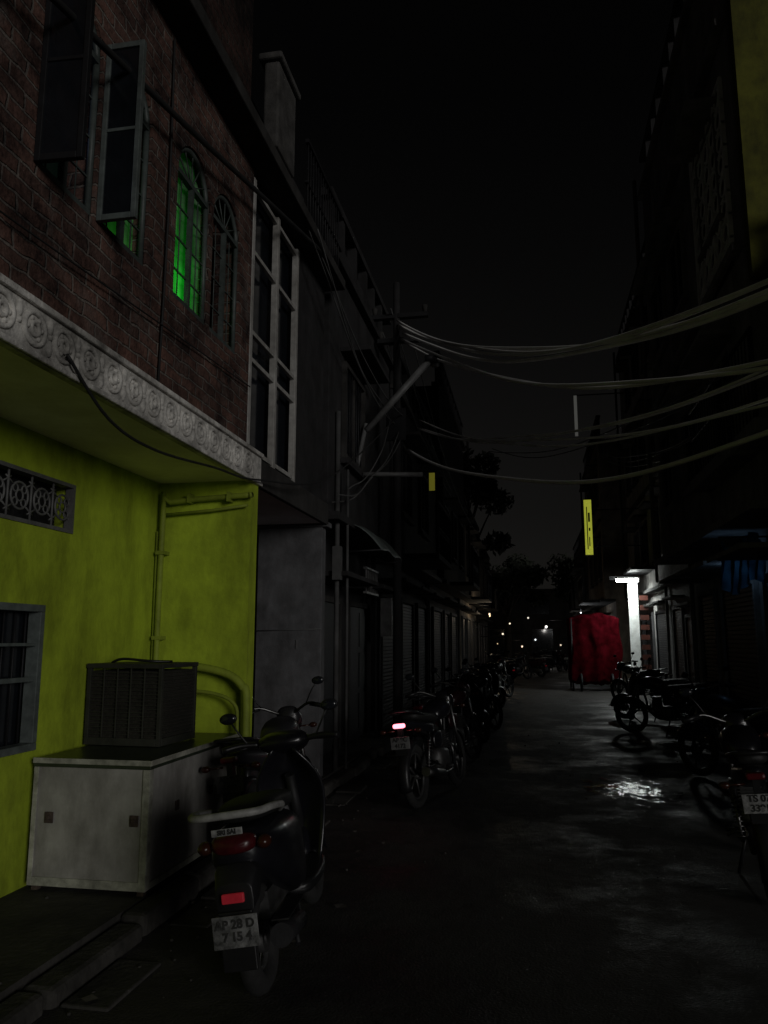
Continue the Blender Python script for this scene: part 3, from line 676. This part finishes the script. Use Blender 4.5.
# ------------------------------------------------------------------ generic row houses
def house(name, s, xf, y0, y1, h, mat, seed, over=.3, ground="shutter", balcony=True, tank=False, trim=DKP2, depth=6, frame=None, par=None):
    rnd = random.Random(seed); P = E(name)
    X = lambda d: xf-s*d
    def bx(b, d0, d1, ya, yb, za, zb): b.box((X(d0), ya, za), (X(d1), yb, zb))
    gh = 3.1
    b = B(); bx(b, -depth, 0, y0, y1, -.02, gh); bx(b, -depth, over, y0, y1, gh, h); b.end("walls", P, mat, bevel=.01)
    t = B(); bx(t, 0, over+.14, y0+.01, y1-.01, gh-.1, gh-.002)
    z = gh+2.9
    while z < h-.5: bx(t, over, over+.12, y0+.01, y1-.01, z, z+.1); z += 2.9
    bx(t, over-.2, over+.1, y0-.02, y1+.02, h+.0, h+.1)
    t.end("floor_bands", P, trim, bevel=.01)
    t = B(); yy = y0+.1
    while yy < y1-.3:
        bx(t, over-.12, over, yy, yy+.12, h+.1, h+.85); yy += rnd.uniform(.5, .8)
    bx(t, over-.14, over+.02, y0, y1, h+.85, h+.95); bx(t, over-.08, over-.03, y0, y1, h+.1, h+.5); t.end("parapet", P, par or DKP)
    fr = B(); gl = B(); gb = B(); sl = B(); sh = B()
    yy = y0+.35
    while yy+1.3 < y1:
        wd = rnd.uniform(1.1, 2.0); wd = min(wd, y1-yy-.2)
        kind = ground if rnd.random() < .6 else rnd.choice(("door", "shutter"))
        zt = 2.35 if kind == "shutter" else 2.1
        bx(fr, .002, .07, yy-.08, yy-.002, .1, zt+.08); bx(fr, .002, .07, yy+wd+.002, yy+wd+.08, .1, zt+.08); bx(fr, .002, .07, yy, yy+wd, zt, zt+.08)
        if kind == "shutter":
            zz = .12
            while zz < zt-.05: bx(sh, .004, .03, yy, yy+wd, zz, zz+.05); zz += .065
        else:
            bx(sh, .004, .03, yy, yy+wd, .12, zt)
            for k in range(2):
                for q in range(3): bx(sh, .03, .042, yy+.08+k*wd/2, yy+wd/2-.06+k*wd/2, .25+q*.62, .78+q*.62)
        bx(sl, .0, .35, yy-.1, yy+wd+.1, -.01, .1)
        bx(sl, .0, over+.2, yy-.12, yy+wd+.12, zt+.25, zt+.31)
        yy += wd+rnd.uniform(.4, .9)
    z = gh+.85
    while z+1.4 < h:
        yy = y0+rnd.uniform(.4, .8)
        while yy+1 < y1-.2:
            wd = rnd.uniform(.8, 1.2); hh = rnd.uniform(1.1, 1.35); o = over
            bx(gl, o+.003, o+.012, yy, yy+wd, z, z+hh)
            bx(fr, o+.002, o+.06, yy-.06, yy-.001, z-.06, z+hh+.06); bx(fr, o+.002, o+.06, yy+wd+.001, yy+wd+.06, z-.06, z+hh+.06)
            bx(fr, o+.002, o+.06, yy, yy+wd, z-.06, z-.001); bx(fr, o+.002, o+.06, yy, yy+wd, z+hh+.001, z+hh+.06); bx(fr, o+.013, o+.04, yy+wd/2-.02, yy+wd/2+.02, z, z+hh)
            for k in range(1, 8):
                if k != 4: gb.cyl((X(o+.03), yy+wd*k/8, z), (X(o+.03), yy+wd*k/8, z+hh), .008, n=4)
            bx(sl, o, o+.4, yy-.15, yy+wd+.15, z+hh+.16, z+hh+.22); bx(sl, o, o+.1, yy-.1, yy+wd+.1, z-.14, z-.07)
            yy += wd+rnd.uniform(.7, 1.4)
        z += 2.9
    if balcony:
        ya = y0+rnd.uniform(.3, 1); yb = min(y1-.3, ya+rnd.uniform(2, 3.2)); d = over+.75
        bx(sl, over+.141, d, ya, yb, gh-.1, gh)
        bx(fr, d-.05, d, ya, yb, gh+.9, gh+.95)
        yy = ya
        while yy < yb:
            gb.cyl((X(d-.03), yy, gh), (X(d-.03), yy, gh+.9), .012, n=5); gb.torus((X(d-.03), yy+.06, gh+.45), (1, 0, 0), .05, .008, 10, 4); yy += .12
        for yy in (ya, yb-.05): bx(fr, d-.06, d+.0, yy, yy+.05, gh, gh+.9)
    fr.end("window_and_door_frames", P, frame or PIER); gl.end("window_glass", P, GLASS)
    gb.end("grilles", P, DARKM); sl.end("sunshades_and_sills", P, trim, bevel=.008); sh.end("shutters_and_doors", P, DARKM)
    pp = B(); yy = y1-.25; pp.cyl((X(.07), yy, 0), (X(.07), yy, gh-.11), .04); pp.cyl((X(over+.18), yy, gh+.0), (X(over+.18), yy, h+.3), .04); pp.end("drain_pipe", P, trim)
    if tank:
        q = B(); cx = X(-.9); cy = (y0+y1)/2
        q.cyl((cx, cy, h+.1), (cx, cy, h+1.1), .5, .5, 24); q.cyl((cx, cy, h+1.1), (cx, cy, h+1.3), .5, .2, 24); q.cyl((cx, cy, h+1.3), (cx, cy, h+1.36), .2, .2, 16)
        for k in range(4): q.torus((cx, cy, h+.3+k*.22), (0, 0, 1), .5, .015, 24, 5)
        q.end("water_tank", P, BLACKP)
    return P

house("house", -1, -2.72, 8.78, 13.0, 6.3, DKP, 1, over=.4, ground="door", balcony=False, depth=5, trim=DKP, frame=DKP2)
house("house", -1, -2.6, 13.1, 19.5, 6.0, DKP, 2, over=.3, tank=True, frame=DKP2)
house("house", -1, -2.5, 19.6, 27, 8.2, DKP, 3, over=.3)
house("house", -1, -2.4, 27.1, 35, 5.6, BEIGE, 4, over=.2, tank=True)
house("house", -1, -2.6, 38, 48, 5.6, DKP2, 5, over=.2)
house("house", 1, 3.2, 5.6, 8.7, 5.4, DKP, 7, over=.0, balcony=False)
house("house", 1, 3.0, 8.9, 15.5, 10.5, RPL, 8, over=.5, balcony=False, trim=RPL, frame=RPL)
house("house", 1, 3.6, 15.6, 22.0, 9.3, RPL, 9, over=.1, trim=RPL, balcony=False, frame=RPL)
house("house", 1, 3.7, 22.1, 30, 12.2, RPL, 10, over=.1, balcony=False)
house("house", 1, 3.1, 30.1, 38, 9.2, BEIGE, 11, over=.4)
house("house", 1, 3.0, 38.2, 50, 6.3, DKP2, 12, over=.3)

P = E("grey_gate_pier")
B().box((-3.1, 8.6, .0), (-2.33, 8.76, 2.88)).end("pier_wall", P, PIER, bevel=.008)
B().box((-3.12, 8.57, 2.88), (-2.26, 8.77, 2.94)).end("pier_cap", P, PIER, bevel=.008)
b = B(); b.box((-2.62, 8.585, 1.5), (-2.6, 8.6-.002, 1.6)); b.cyl((-3.1, 8.585, 1.7), (-2.32, 8.585, 1.72), .006, n=5); b.end("pier_cable", P, WIREK)

P = E("yellow_house")
B().box((2.53, 8.74, 5.6), (7, 8.88, 10.4)).end("yellow_end_wall", P, OCHRE)
B().box((2.2, 7.9, 3.6), (3.6, 8.7, 3.75)).end("balcony_slab", P, GREYP, bevel=.01)
B().box((2.2, 8.9, 3.6), (2.498, 11.2, 3.75)).end("balcony_slab_rear", P, GREYP, bevel=.01)
b = B()
for yy in (9.2, 9.55, 9.9, 10.25, 10.6, 10.95): b.box((2.44, yy, 6.0), (2.495, yy+.04, 8.4))
for zz in [6.0+.3*k for k in range(9)]:
    b.box((2.45, 9.2, zz), (2.49, 10.99, zz+.03))
for i in range(5):
    for k in range(8): b.torus((2.46, 9.395+.35*i, 6.165+.3*k), (1, 0, 0), .11, .014, 14, 5)
b.end("jali_screen", P, M("jali_white", (.9, .9, .9), .7, .1, 6, 0, dirt=.1))
b = B(); b.cyl((2.25, 8.0, 3.75), (2.25, 8.0, 4.7), .02); b.cyl((2.25, 8.0, 4.7), (2.25, 11.1, 4.7), .02); b.cyl((2.25, 8.0, 4.3), (2.25, 11.1, 4.3), .012)
for k in range(24): b.cyl((2.25, 8.1+k*.13, 3.75), (2.25, 8.1+k*.13, 4.7), .008, n=5)
b.end("balcony_railing", P, DARKM)
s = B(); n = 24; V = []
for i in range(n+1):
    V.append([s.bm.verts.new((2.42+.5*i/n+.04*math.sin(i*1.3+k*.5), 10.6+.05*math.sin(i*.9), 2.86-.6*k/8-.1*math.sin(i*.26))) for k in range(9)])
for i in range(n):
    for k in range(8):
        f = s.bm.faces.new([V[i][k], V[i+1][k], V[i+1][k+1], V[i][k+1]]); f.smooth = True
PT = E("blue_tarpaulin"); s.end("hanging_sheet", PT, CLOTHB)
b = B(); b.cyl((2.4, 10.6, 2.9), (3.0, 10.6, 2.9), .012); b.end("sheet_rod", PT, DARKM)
light(PT, "added_fill_behind_sheet", 'POINT', (2.68, 11.0, 2.5), .6, (.35, .62, 1), .05)  # unseen lamp added to light the sheet and lift dark right facades

# ------------------------------------------------------------------ utility pole etc
P = E("utility_pole")
b = B(); b.cyl((-1.95, 11.5, 0), (-1.95, 11.5, 7.2), .07, .05, 14); b.end("pole", P, DKP)
b = B(); b.box((-2.35, 11.45, 6.6), (-1.45, 11.55, 6.67)); b.box((-2.25, 11.45, 6.2), (-1.6, 11.55, 6.27)); b.box((-2.1, 11.38, 4.6), (-1.8, 11.44, 5.1)); b.end("cross_arms", P, DARKM)
b = B()
for x, z in ((-2.3, 6.67), (-1.5, 6.67), (-2.2, 6.27), (-1.65, 6.27)): b.cyl((x, 11.5, z), (x, 11.5, z+.12), .03, .045, 10)
b.end("insulators", P, DKP2)
P = E("street_lamp")
b = B(); b.cyl((-2.2, 10.4, 4.5), (-1.32, 10.45, 5.47), .05, .05, 8); b.end("lamp_arm", P, DULLS)
b = B(); b.cyl((-2.42, 10.3, 3.86), (-1.42, 10.5, 3.86), .035, n=8); b.cyl((-2.42, 10.35, 3.5), (-2.2, 10.4, 4.6), .03); b.end("bracket_bar", P, DULLS)
B().loft([(10.35, -1.3, 5.5, .06, .04, 3), (10.5, -1.28, 5.5, .09, .05, 3), (10.7, -1.25, 5.5, .06, .03, 3)]).end("lamp_head", P, DARKM)
P = E("awning")
s = B(); V = []; n = 12
for i in range(n+1):
    u = i/n; V.append([s.bm.verts.new((-2.32+.5*u, y, 3.1-.36*u*u+.02*math.sin(7*y))) for y in [9.6+k*.2 for k in range(9)]])
for i in range(n):
    for k in range(8):
        f = s.bm.faces.new([V[i][k], V[i+1][k], V[i+1][k+1], V[i][k+1]]); f.smooth = True
o = s.end("canopy_sheet", P, FRAMEG); md = o.modifiers.new("s", 'SOLIDIFY'); md.thickness = .012
b = B(); b.tube([(-2.32, 9.6, 2.7), (-1.83, 9.6, 2.72)], .012, 6, 0); b.tube([(-2.32, 11.2, 2.7), (-1.83, 11.2, 2.72)], .012, 6, 0); b.end("canopy_struts", P, DARKM)
P = E("service_pipe")
b = B(); b.cyl((-2.28, 9.1, .1), (-2.28, 9.1, 4.4), .03); b.cyl((-2.2, 9.3, .1), (-2.2, 9.3, 3.7), .018); b.box((-2.3, 8.95, 2.3), (-2.2, 9.05, 2.7)); b.end("pipes", P, M("pipe_grey", (.07, .07, .07), .8))
P = E("notice_board")
b = B(); b.box((-2.34, 12.2, 1.65), (-2.16, 12.23, 2.25)); b.end("board", P, DULLS); b = B(); b.cyl((-2.36, 12.25, 0), (-2.36, 12.25, 2.4), .02); b.end("post", P, DARKM)
P = E("window_grille")
b = B()
for k in range(7): b.cyl((-2.30, 10.9+k*.13, 2.28), (-2.30, 10.9+k*.13, 2.6), .014, n=5)
b.box((-2.33, 10.85, 2.25), (-2.28, 11.75, 2.28)); b.box((-2.33, 10.85, 2.6), (-2.28, 11.75, 2.63)); b.end("bars", P, DULLS)
P = E("hanging_sign")
B().box((-1.90, 14.98, 4.5), (-1.79, 15.02, 4.85)).end("sign_face", P, emi("sign_yellow_dim", (.8, .75, .08), .09)); b = B(); b.cyl((-2.3, 15, 4.88), (-1.75, 15, 4.88), .015); b.end("sign_arm", P, DARKM)

def wires(name, L, R, sag, k=1, r=.011, mat=WIRE, spread=.04, seed=0):
    rnd = random.Random(seed); b = B()
    for q in range(k):
        o1 = Vector([rnd.uniform(-spread, spread) for _ in range(3)]); o2 = Vector([rnd.uniform(-spread, spread) for _ in range(3)])*1.3; sg = sag*rnd.uniform(.93, 1.08); ph = rnd.uniform(0, 6)
        Lq = Vector(L)+o1; Rq = Vector(R)+o2; pts = []
        for i in range(41):
            t = i/40; p = Lq.lerp(Rq, t); p.z -= 4*sg*t*(1-t); p += Vector((.02*math.sin(9*t+ph), 0, .022*math.sin(13*t+ph*2))); pts.append(p)
        b.tube(pts, r, 6, 0)
    return b.end(name, None, mat)
wires("overhead_wires", (-1.85, 11.4, 6.45), (2.6, 5.1, 4.32), .66, 3, .016, spread=.06, seed=1)
wires("overhead_wires", (-1.85, 11.4, 6.35), (2.6, 5.1, 4.22), .66, 2, .021, spread=.05, seed=11)
wires("overhead_wires", (-1.86, 11.4, 6.23), (2.6, 5.1, 3.55), .56, 2, .020, seed=2)
wires("overhead_wires", (-1.85, 13.5, 5.4), (2.6, 5.1, 3.45), .5, 2, .013, spread=.08, seed=3)
wires("overhead_wires", (-1.85, 13.5, 5.3), (2.6, 5.1, 3.75), .5, 2, .013, spread=.1, seed=13)
wires("overhead_wires", (-1.75, 11.6, 4.5), (2.6, 5.1, 3.3), .60, 1, .022, seed=4)
wires("overhead_wires", (-1.0, 20, 6.4), (2.6, 5.1, 4.0), .6, 2, .009, WIREK, .15, seed=5)
wires("overhead_wires", (2.3, 22, 6.6), (2.6, 5.1, 3.9), .5, 3, .014, WIREK, .2, seed=6)
wires("overhead_wires", (-1.9, 11.5, 6.6), (-1.8, 30, 6.0), .7, 3, .01, WIREK, .3, seed=7)
wires("overhead_wires", (-1.9, 11.5, 5.0), (-2.2, 7.2, 5.9), .3, 3, .009, WIREK, .15, seed=8)
wires("overhead_wires", (-1.9, 11.5, 4.9), (-2.3, 8.7, 3.2), .25, 3, .009, WIREK, .2, seed=9)
P = E("wire_bracket_post"); b = B(); b.cyl((2.65, 5.1, 0), (2.65, 5.1, 5.0), .06, .05); b.end("post", P, DARKM)

# ------------------------------------------------------------------ lit shop on the right
P = E("lit_shop")
B().box((2.98, 25.3, .5), (3.27, 25.36, 3.35)).end("white_side_panel", P, M("panel_white", (.8, .82, .8), .5, .15, 3, 0, dirt=.4, emit=(.9, 1, .95), estr=.06))  # low emission stands in for tube light falling on the panel
b = B(); b.box((2.9, 23.6, 3.62), (3.59, 25.8, 3.7)); b.box((2.45, 25.38, 3.45), (3.28, 25.44, 3.56)); b.end("shop_awning", P, DARKM)
b = B(); b.cyl((2.6, 24.9, 3.40), (3.25, 24.9, 3.40), .05, n=8); b.end("tube_light", P, emi("tube_white", (.95, 1, .97), 30))
b = B(); b.box((2.58, 24.85, 3.46), (3.28, 24.95, 3.5)); b.end("tube_fitting", P, SILV)
light(P, "tube_light_lamp", 'AREA', (2.9, 24.85, 3.33), 52, (.93, 1, .97), .5, (math.radians(0), 0, 0))
b = B()
for k in range(9): b.box((3.3, 25.2, .4+k*.3), (3.55, 25.24, .55+k*.3))
b.end("striped_shutter", P, M("orange_paint", (.08, .02, .012), .6, .3, 5, 0))
P = E("red_tarpaulin_stall")
s = B(); s.box((1.2, 25.9, .25), (2.75, 27.6, 2.35)); bmesh.ops.subdivide_edges(s.bm, edges=s.bm.edges[:], cuts=22, use_grid_fill=True)
for v in s.bm.verts:
    c = v.co; k = NZ.noise(Vector((c.x*2.2, c.y*1.5, c.z*.7)))*.16+.03*math.sin(c.x*14+c.z)
    c.y += k; c.x += NZ.noise(Vector((c.y*2, c.z*1.2, 5)))*.1
    if c.z > 2.1: c.z += .14*math.sin((c.x-1.2)/1.55*math.pi)-.07+NZ.noise(Vector((c.x*3, c.y*2, 1)))*.08
    if c.z < .5: c.z += NZ.noise(Vector((c.x*4, c.y*4, 0)))*.14
for f in s.bm.faces: f.smooth = True
s.end("tarpaulin_cover", P, REDT)
b = B()
for x in (1.25, 2.68):
    for y in (26.0, 27.5): b.cyl((x, y, 0), (x, y, 2.3), .03)
b.torus((1.5, 25.85, .28), (1, 0, 0), .24, .04, 20, 6); b.torus((2.45, 25.85, .28), (1, 0, 0), .24, .04, 20, 6)
b.end("frame_and_wheels", P, DARKM)
P = E("vertical_shop_sign")
B().box((1.78, 26, 4.3), (2.06, 26.1, 6.15)).end("sign_box", P, DARKM)
B().box((1.80, 25.985, 4.32), (2.04, 25.995, 6.13)).end("sign_face", P, M("sign_yellow", (.6, .6, .05), .5, .4, 9, 0, emit=(.75, .8, .08), estr=.35))
b = B(); b.box((1.87, 25.978, 4.5), (1.90, 25.984, 5.9)); b.box((1.93, 25.978, 4.6), (1.96, 25.984, 4.9)); b.box((1.93, 25.978, 5.1), (1.98, 25.984, 5.2)); b.box((1.92, 25.978, 5.4), (1.98, 25.984, 5.7)); b.end("sign_lettering", P, INK)
b = B(); b.cyl((2.06, 26.05, 4.6), (3.6, 26.05, 4.6), .02); b.cyl((2.06, 26.05, 5.8), (3.6, 26.05, 5.8), .02); b.end("sign_brackets", P, DARKM)
P = E("banner"); B().box((1.62, 25.99, 8.3), (1.72, 26.02, 9.7)).end("banner_cloth", P, emi("banner_white", (.6, .6, .55), .08)); b = B(); b.cyl((1.6, 26.05, 9.72), (3.6, 26.05, 9.72), .02); b.end("banner_arm", P, DARKM)  # weak emission on the strip stands in for a small lit edge

# distant lit fronts
def bulb(x, y, z, r, col, s, pw=0):
    P = E("shop_lamp"); B().ball((x, y, z), (r, r, r), 8).end("bulb", P, emi("bulb", col, s))
    sx = 3.2 if x > .5 else -2.6
    b = B(); b.cyl((x, y, z+r), (x, y, z+r+.3), .015); b.cyl((x, y, z+r+.3), (sx, y, z+r+.35), .02); b.end("bracket", P, DARKM)
    if pw: light(P, "lamp", 'POINT', (x, y, z-r-.05), pw, col, .08)
bulb(-1.6, 31, 2.6, .035, (1, .8, .55), .8, 14); bulb(2.0, 33, 2.7, .03, (.9, .95, 1), .6, 14)
for (x, y, z, r, cc, st, pw) in ((-1.5, 42, 1.9, .05, (1, .85, .65), 1.3, 0), (2.2, 41, 2.3, .06, (1, .95, .85), 1.5, 10), (.2, 47, 1.6, .06, (.9, .95, 1), 1, 0), (.9, 50, 2.4, .08, (1, .95, .9), 1.5, 14),
                           (1.6, 46, 1.3, .05, (1, .8, .6), .8, 0), (-.6, 49, 1.2, .06, (1, .8, .6), .8, 6), (2.4, 36, 1.5, .04, (1, .9, .8), .8, 0),
                           (-1.9, 37, 2.7, .04, (1, .8, .5), .9, 6), (-1.2, 45, 2.5, .05, (1, .85, .6), 1.2, 0), (-1.7, 40, 1.4, .03, (1, .7, .4), .7, 0), (-.2, 52, 3.0, .06, (1, .9, .75), .9, 0)):
    bulb(x, y, z, r, cc, st, pw)
P = E("end_house")
B().box((-14, 54, 0), (14, 60, 5.0)).end("walls", P, DKP2)
b = B()
for k in range(9):
    x = -12+k*3; b.box((x, 53.9, 3.3), (x+1.2, 53.99, 4.5)); b.box((x, 53.9, .1), (x+1.4, 53.99, 2.3))
b.end("windows", P, GLASS)
for i in range(6):
    rr = random.Random(i); f = motorcycle if i % 2 else scooter
    f((-1.2+i*.55, 30+i*2.6 if i != 3 else 45, .01), rr.uniform(-1, 1), -.1, (PAINTG, PAINTK, PAINTR)[i % 3])

def tree(loc, h, cr, seed, n=2600):
    rnd = random.Random(seed); P = E("tree", loc); b = B()
    b.tube([(0, 0, 0), (.1, .05, h*.25), (-.05, .1, h*.45), (.05, 0, h*.62)], lambda t: .26*(1-.6*t), 10, 4)
    cl = []
    for k in range(16):
        a = rnd.uniform(0, 6.28); rr = cr*rnd.uniform(.2, .85); z = h*rnd.uniform(.5, .92)
        e = Vector((rr*math.cos(a), rr*math.sin(a), z)); cl.append((e, cr*rnd.uniform(.22, .42)))
        st = Vector((0, 0, h*rnd.uniform(.3, .58))); b.tube([st, st.lerp(e, .5)+Vector((0, 0, .3)), e], lambda t: .09*(1-.8*t), 6, 3)
    b.end("trunk_and_limbs", P, BARK)
    bm = bmesh.new()
    for i in range(n):
        c, r = rnd.choice(cl); d = Vector([rnd.gauss(0, 1) for _ in range(3)]).normalized()*r*rnd.uniform(.5, 1.1); d.z *= .75; p = c+d
        u = Vector([rnd.gauss(0, 1) for _ in range(3)]).normalized(); v = u.orthogonal().normalized(); sz = rnd.uniform(.1, .22)
        bm.faces.new([bm.verts.new(p+u*sz), bm.verts.new(p+v*sz*.5), bm.verts.new(p-u*sz), bm.verts.new(p-v*sz*.5)])
    me = bpy.data.meshes.new("foliage"); bm.to_mesh(me); bm.free(); me.materials.append(LEAF); o = bpy.data.objects.new("foliage", me); C.objects.link(o); o.parent = P
tree((-3.2, 36.4, 0), 11.0, 2.3, 1, 4600); tree((-1.6, 52, 0), 8.0, 2.6, 2, 3600); tree((2.8, 52.3, 0), 7.4, 2.2, 3)

# ------------------------------------------------------------------ light
W = bpy.data.worlds.new("World"); SC.world = W; W.use_nodes = True; nt = W.node_tree
sky = nt.nodes.new("ShaderNodeTexSky"); sky.sky_type = 'NISHITA'; sky.sun_disc = False
EL = math.radians(8); D = Vector((-.68, .73, 0)).normalized()
sky.sun_elevation = EL
sky.sun_rotation = math.atan2(-D.x, -D.y)
hs = nt.nodes.new("ShaderNodeHueSaturation"); hs.inputs["Saturation"].default_value = .08
tc = nt.nodes.new("ShaderNodeTexCoord"); sp = nt.nodes.new("ShaderNodeSeparateXYZ"); nt.links.new(tc.outputs["Generated"], sp.inputs[0])
rp = nt.nodes.new("ShaderNodeValToRGB"); nt.links.new(sp.outputs[2], rp.inputs["Fac"])
rp.color_ramp.elements[0].position = 0; rp.color_ramp.elements[0].color = (1, .93, .86, 1)
rp.color_ramp.elements[1].position = .6; rp.color_ramp.elements[1].color = (.27, .265, .27, 1)
mx = nt.nodes.new("ShaderNodeMix"); mx.data_type = 'RGBA'; mx.blend_type = 'MULTIPLY'; mx.inputs[0].default_value = 1
nt.links.new(sky.outputs[0], hs.inputs["Color"]); nt.links.new(hs.outputs[0], mx.inputs[6]); nt.links.new(rp.outputs[0], mx.inputs[7])
nt.links.new(mx.outputs[2], nt.nodes["Background"].inputs["Color"])
nt.nodes["Background"].inputs["Strength"].default_value = .0019
sl = bpy.data.lights.new("sun", 'SUN'); sl.energy = .56; sl.angle = math.radians(16); sl.color = (1, .98, .95)
so = bpy.data.objects.new("sun", sl); C.objects.link(so)
dv = Vector((D.x*math.cos(EL), D.y*math.cos(EL), -math.sin(EL)))
so.rotation_euler = dv.to_track_quat('-Z', 'Y').to_euler(); so.location = (6, -8, 6)

# ------------------------------------------------------------------ camera
cam = bpy.data.cameras.new("camera"); co = bpy.data.objects.new("camera", cam); C.objects.link(co)
co.location = (0, 0, 1.6); co.rotation_euler = (math.radians(99.3), 0, math.radians(10.6))
cam.sensor_fit = 'VERTICAL'; cam.sensor_height = 36; cam.lens = 27.42; cam.clip_end = 600; cam.clip_start = .05
SC.camera = co
SC.view_settings.view_transform = 'Standard'; SC.view_settings.look = 'None'; SC.view_settings.exposure = 0
